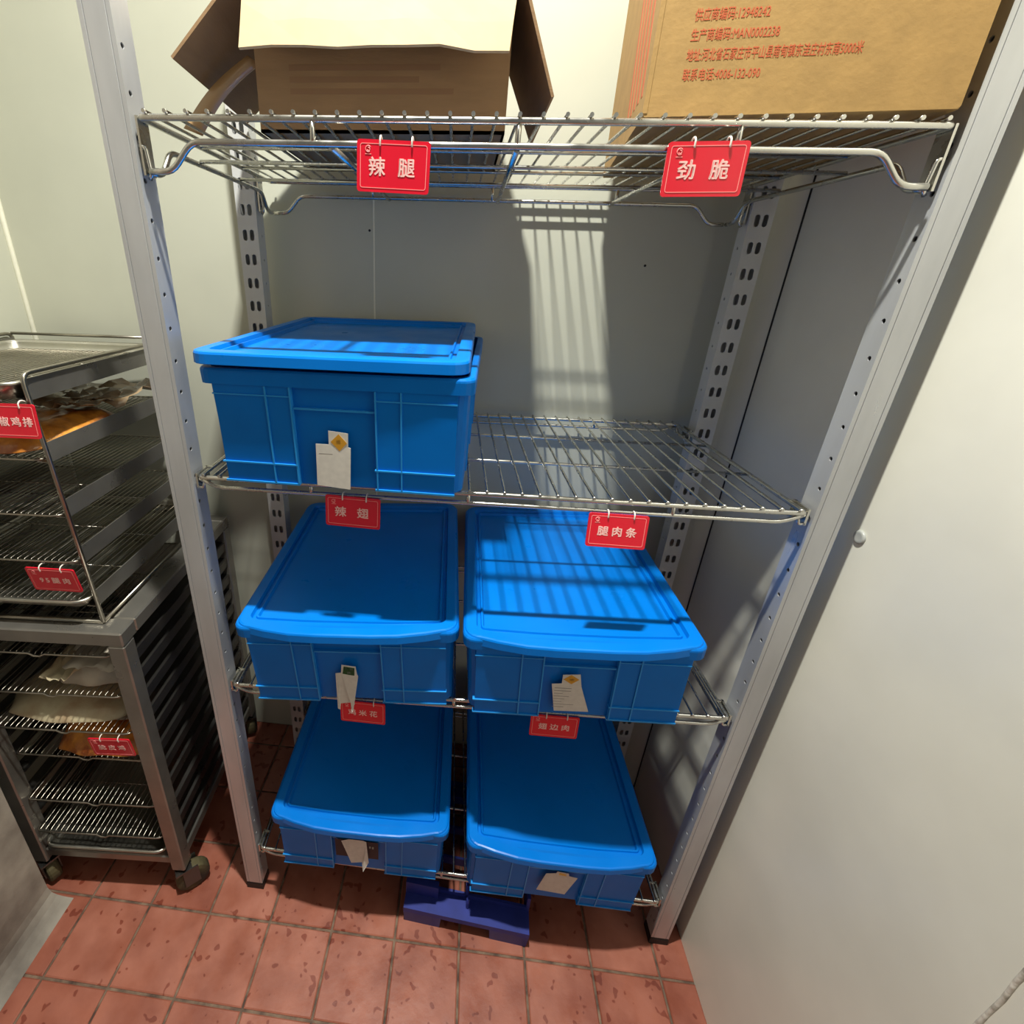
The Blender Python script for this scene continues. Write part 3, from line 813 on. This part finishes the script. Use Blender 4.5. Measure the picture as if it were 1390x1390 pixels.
ULEV = [.070, .172, .272, .382, .494]
for z in ULEV:
    for s, x in ((1, lean(0, z)), (-1, -UW)):
        m = MB().box((x - s * .0045 - .001, .004, z - .032), (x - s * .0045 + .001, UD - .004, z + .004))
        a, b = sorted((x - s * .0045, x - s * .026)); m.box((a, .004, z - .032), (b, UD - .004, z - .030))
        m.build('runner', 'steel_rack', ur)
un = [None, 'wire grid low in the counter rack with a red tag hung on it', 'empty wire grid in the middle of the counter rack', 'wire grid in the counter rack under the cooked chicken bag']
for k in (1, 2, 3):
    grid_tray((lean(0, ULEV[k]) - .009, -.006, ULEV[k] - .0295), UW - .018 + lean(0, ULEV[k]), UD - .01, un[k], n=30, group='wire grids in the counter rack', dip=False, root=UK)
sheet_pan((lean(0, ULEV[0]) - .0135, -.012, ULEV[0] - .0295), UW - .027 + lean(0, ULEV[0]), UD - .01, .022, 'pale shallow pan on the lowest level of the counter rack', 'sheet pans', UK)
grid_tray((-.022, -.002, ULEV[0] - .0265), UW - .044, UD - .03, 'wire grid lying inside the lowest pan of the counter rack', n=28, group='wire grids in the counter rack', root=UK)
sheet_pan((lean(0, ULEV[4]) - .0135, -.012, ULEV[4] - .0295), UW - .027 + lean(0, ULEV[4]), UD - .004, .030, 'shiny metal pan on the top level of the counter rack', 'sheet pans', UK)
tg = grid_tray((-.044, .004, ULEV[4] - .0265), UW - .068, UD - .034, 'wire grid lying in the top pan of the counter rack', n=26, group='wire grids in the counter rack', root=UK)

# ------------------------------------------------------------------ food in bags
def pillow(name, root, loc, sx_, sy_, h, seed, m, label, cat, rough=.3, sag=0.0, parts=(), N=22):
    o = empty(name); o.matrix_world = root @ Matrix.Translation(loc); tag(o, label, cat)
    vs = []; fs = []
    top = []; bot = []
    for i in range(N + 1):
        for j in range(N + 1):
            u = i / N * 2 - 1; v = j / N * 2 - 1
            e = max(0, (1 - abs(u) ** 3)) * max(0, (1 - abs(v) ** 3))
            wob = 1 + .10 * noise.noise((u * 1.6, v * 1.6, seed))
            hh = h * (e ** .6) * (1 + rough * noise.noise((u * 2.2, v * 2.2, seed + 9))) + .16 * h * abs(noise.noise((u * 6, v * 6, seed + 4))) * (e ** .3)
            x = u * sx_ * wob * (1 - .16 * abs(v) ** 3); y = v * sy_ * wob * (1 - .12 * abs(u) ** 3)
            top.append((x, y, .002 + hh)); bot.append((x, y, .0005 + sag * abs(u) ** 2))
    K = len(top); q = lambda i, j: i * (N + 1) + j
    for i in range(N):
        for j in range(N):
            fs.append((q(i, j), q(i + 1, j), q(i + 1, j + 1), q(i, j + 1))); fs.append((K + q(i, j), K + q(i, j + 1), K + q(i + 1, j + 1), K + q(i + 1, j)))
    bd = [q(i, 0) for i in range(N + 1)] + [q(N, j) for j in range(1, N + 1)] + [q(i, N) for i in range(N - 1, -1, -1)] + [q(0, j) for j in range(N - 1, 0, -1)]
    for t in range(len(bd)):
        a, b = bd[t], bd[(t + 1) % len(bd)]; fs.append((b, a, K + a, K + b))
    MB().add(top + bot, fs, True).build('food', m, o)
    for (px, py, pz, ax, ay, sd, mm, nm) in parts:     # crumpled ends and sheets of bag
        g = []
        for i in range(14):
            row = []
            for j in range(9):
                u = i / 13 * 2 - 1; v = j / 8 * 2 - 1
                row.append((px + u * ax * (1 + .2 * noise.noise((v * 2, sd, 1))), py + v * ay * (1 + .2 * noise.noise((u * 2, sd, 2))),
                            max(.002, pz + .018 * noise.noise((u * 2.5, v * 2.5, sd)) + .008 * noise.noise((u * 6, v * 6, sd + 3)))))
            g.append(row)
        MB().sheet(g, .0007).build(nm, mm, o)
    return o
GT = .009
z4 = ULEV[3] - .0295 + GT
pillow('chicken_bag', UK, (-.150, .15, z4), .110, .135, .030, 3, 'meat_orange', 'cooked orange chicken in a crumpled bag on the counter rack', 'food',
       parts=((.02, .175, .040, .10, .10, 11, 'plastic_bag', 'bag_end'), (.05, .08, .046, .05, .06, 14, 'plastic_bag', 'bag_end')))
pillow('chicken_bag', RK, (-.165, .125, GL[3] + GT), .125, .090, .060, 8, 'meat_orange', 'orange chicken in a clear bag behind the lower red tag', 'food',
       parts=((.02, .02, .068, .10, .06, 21, 'plastic_grey', 'bag_end'),))
pillow('flat_package', RK, (-.215, .135, GL[2] + GT), .160, .110, .036, 15, 'plastic_pale', 'long flat pale package in the middle of the tray rack', 'food')
pillow('draped_bag', RK, (-.135, .15, GL[1] + GT), .085, .12, .062, 22, 'plastic_grey', 'pale draped plastic bag high in the tray rack', 'food', rough=.6,
       parts=((-.045, -.07, .035, .035, .07, 31, 'plastic_pale', 'bag_end'), (.03, -.06, .062, .06, .07, 35, 'plastic_grey', 'bag_end')))

# tags on the racks
def on(root, p): return (root @ Vector(p))
r3 = math.radians(3.4)
four = (-.031, -.0105, .0105, .031)
p = on(UK, (-.047, -.0155, .4615)); t_ = hang_tag(p, (math.radians(-3), 0, r3), '黑椒鸡排', 'red tag at the left photo edge in front of the cooked chicken bag', .0172, xs=(-.030, -.010, .0105, .0305))
p = on(UK, (-.066, -.0145, .1385)); hang_tag(p, (math.radians(9), math.radians(1), r3), '95腿肉', 'red tag low on the counter rack above the pale pan', .0160, xs=(-.0245, -.013, .0035, .0245))
p = on(RK, (-.088, -.0065, .5985)); hang_tag(p, (math.radians(5), math.radians(-2), r3), '脆皮鸡', 'red tag in the tray rack in front of the orange chicken bag', .0172, xs=three)
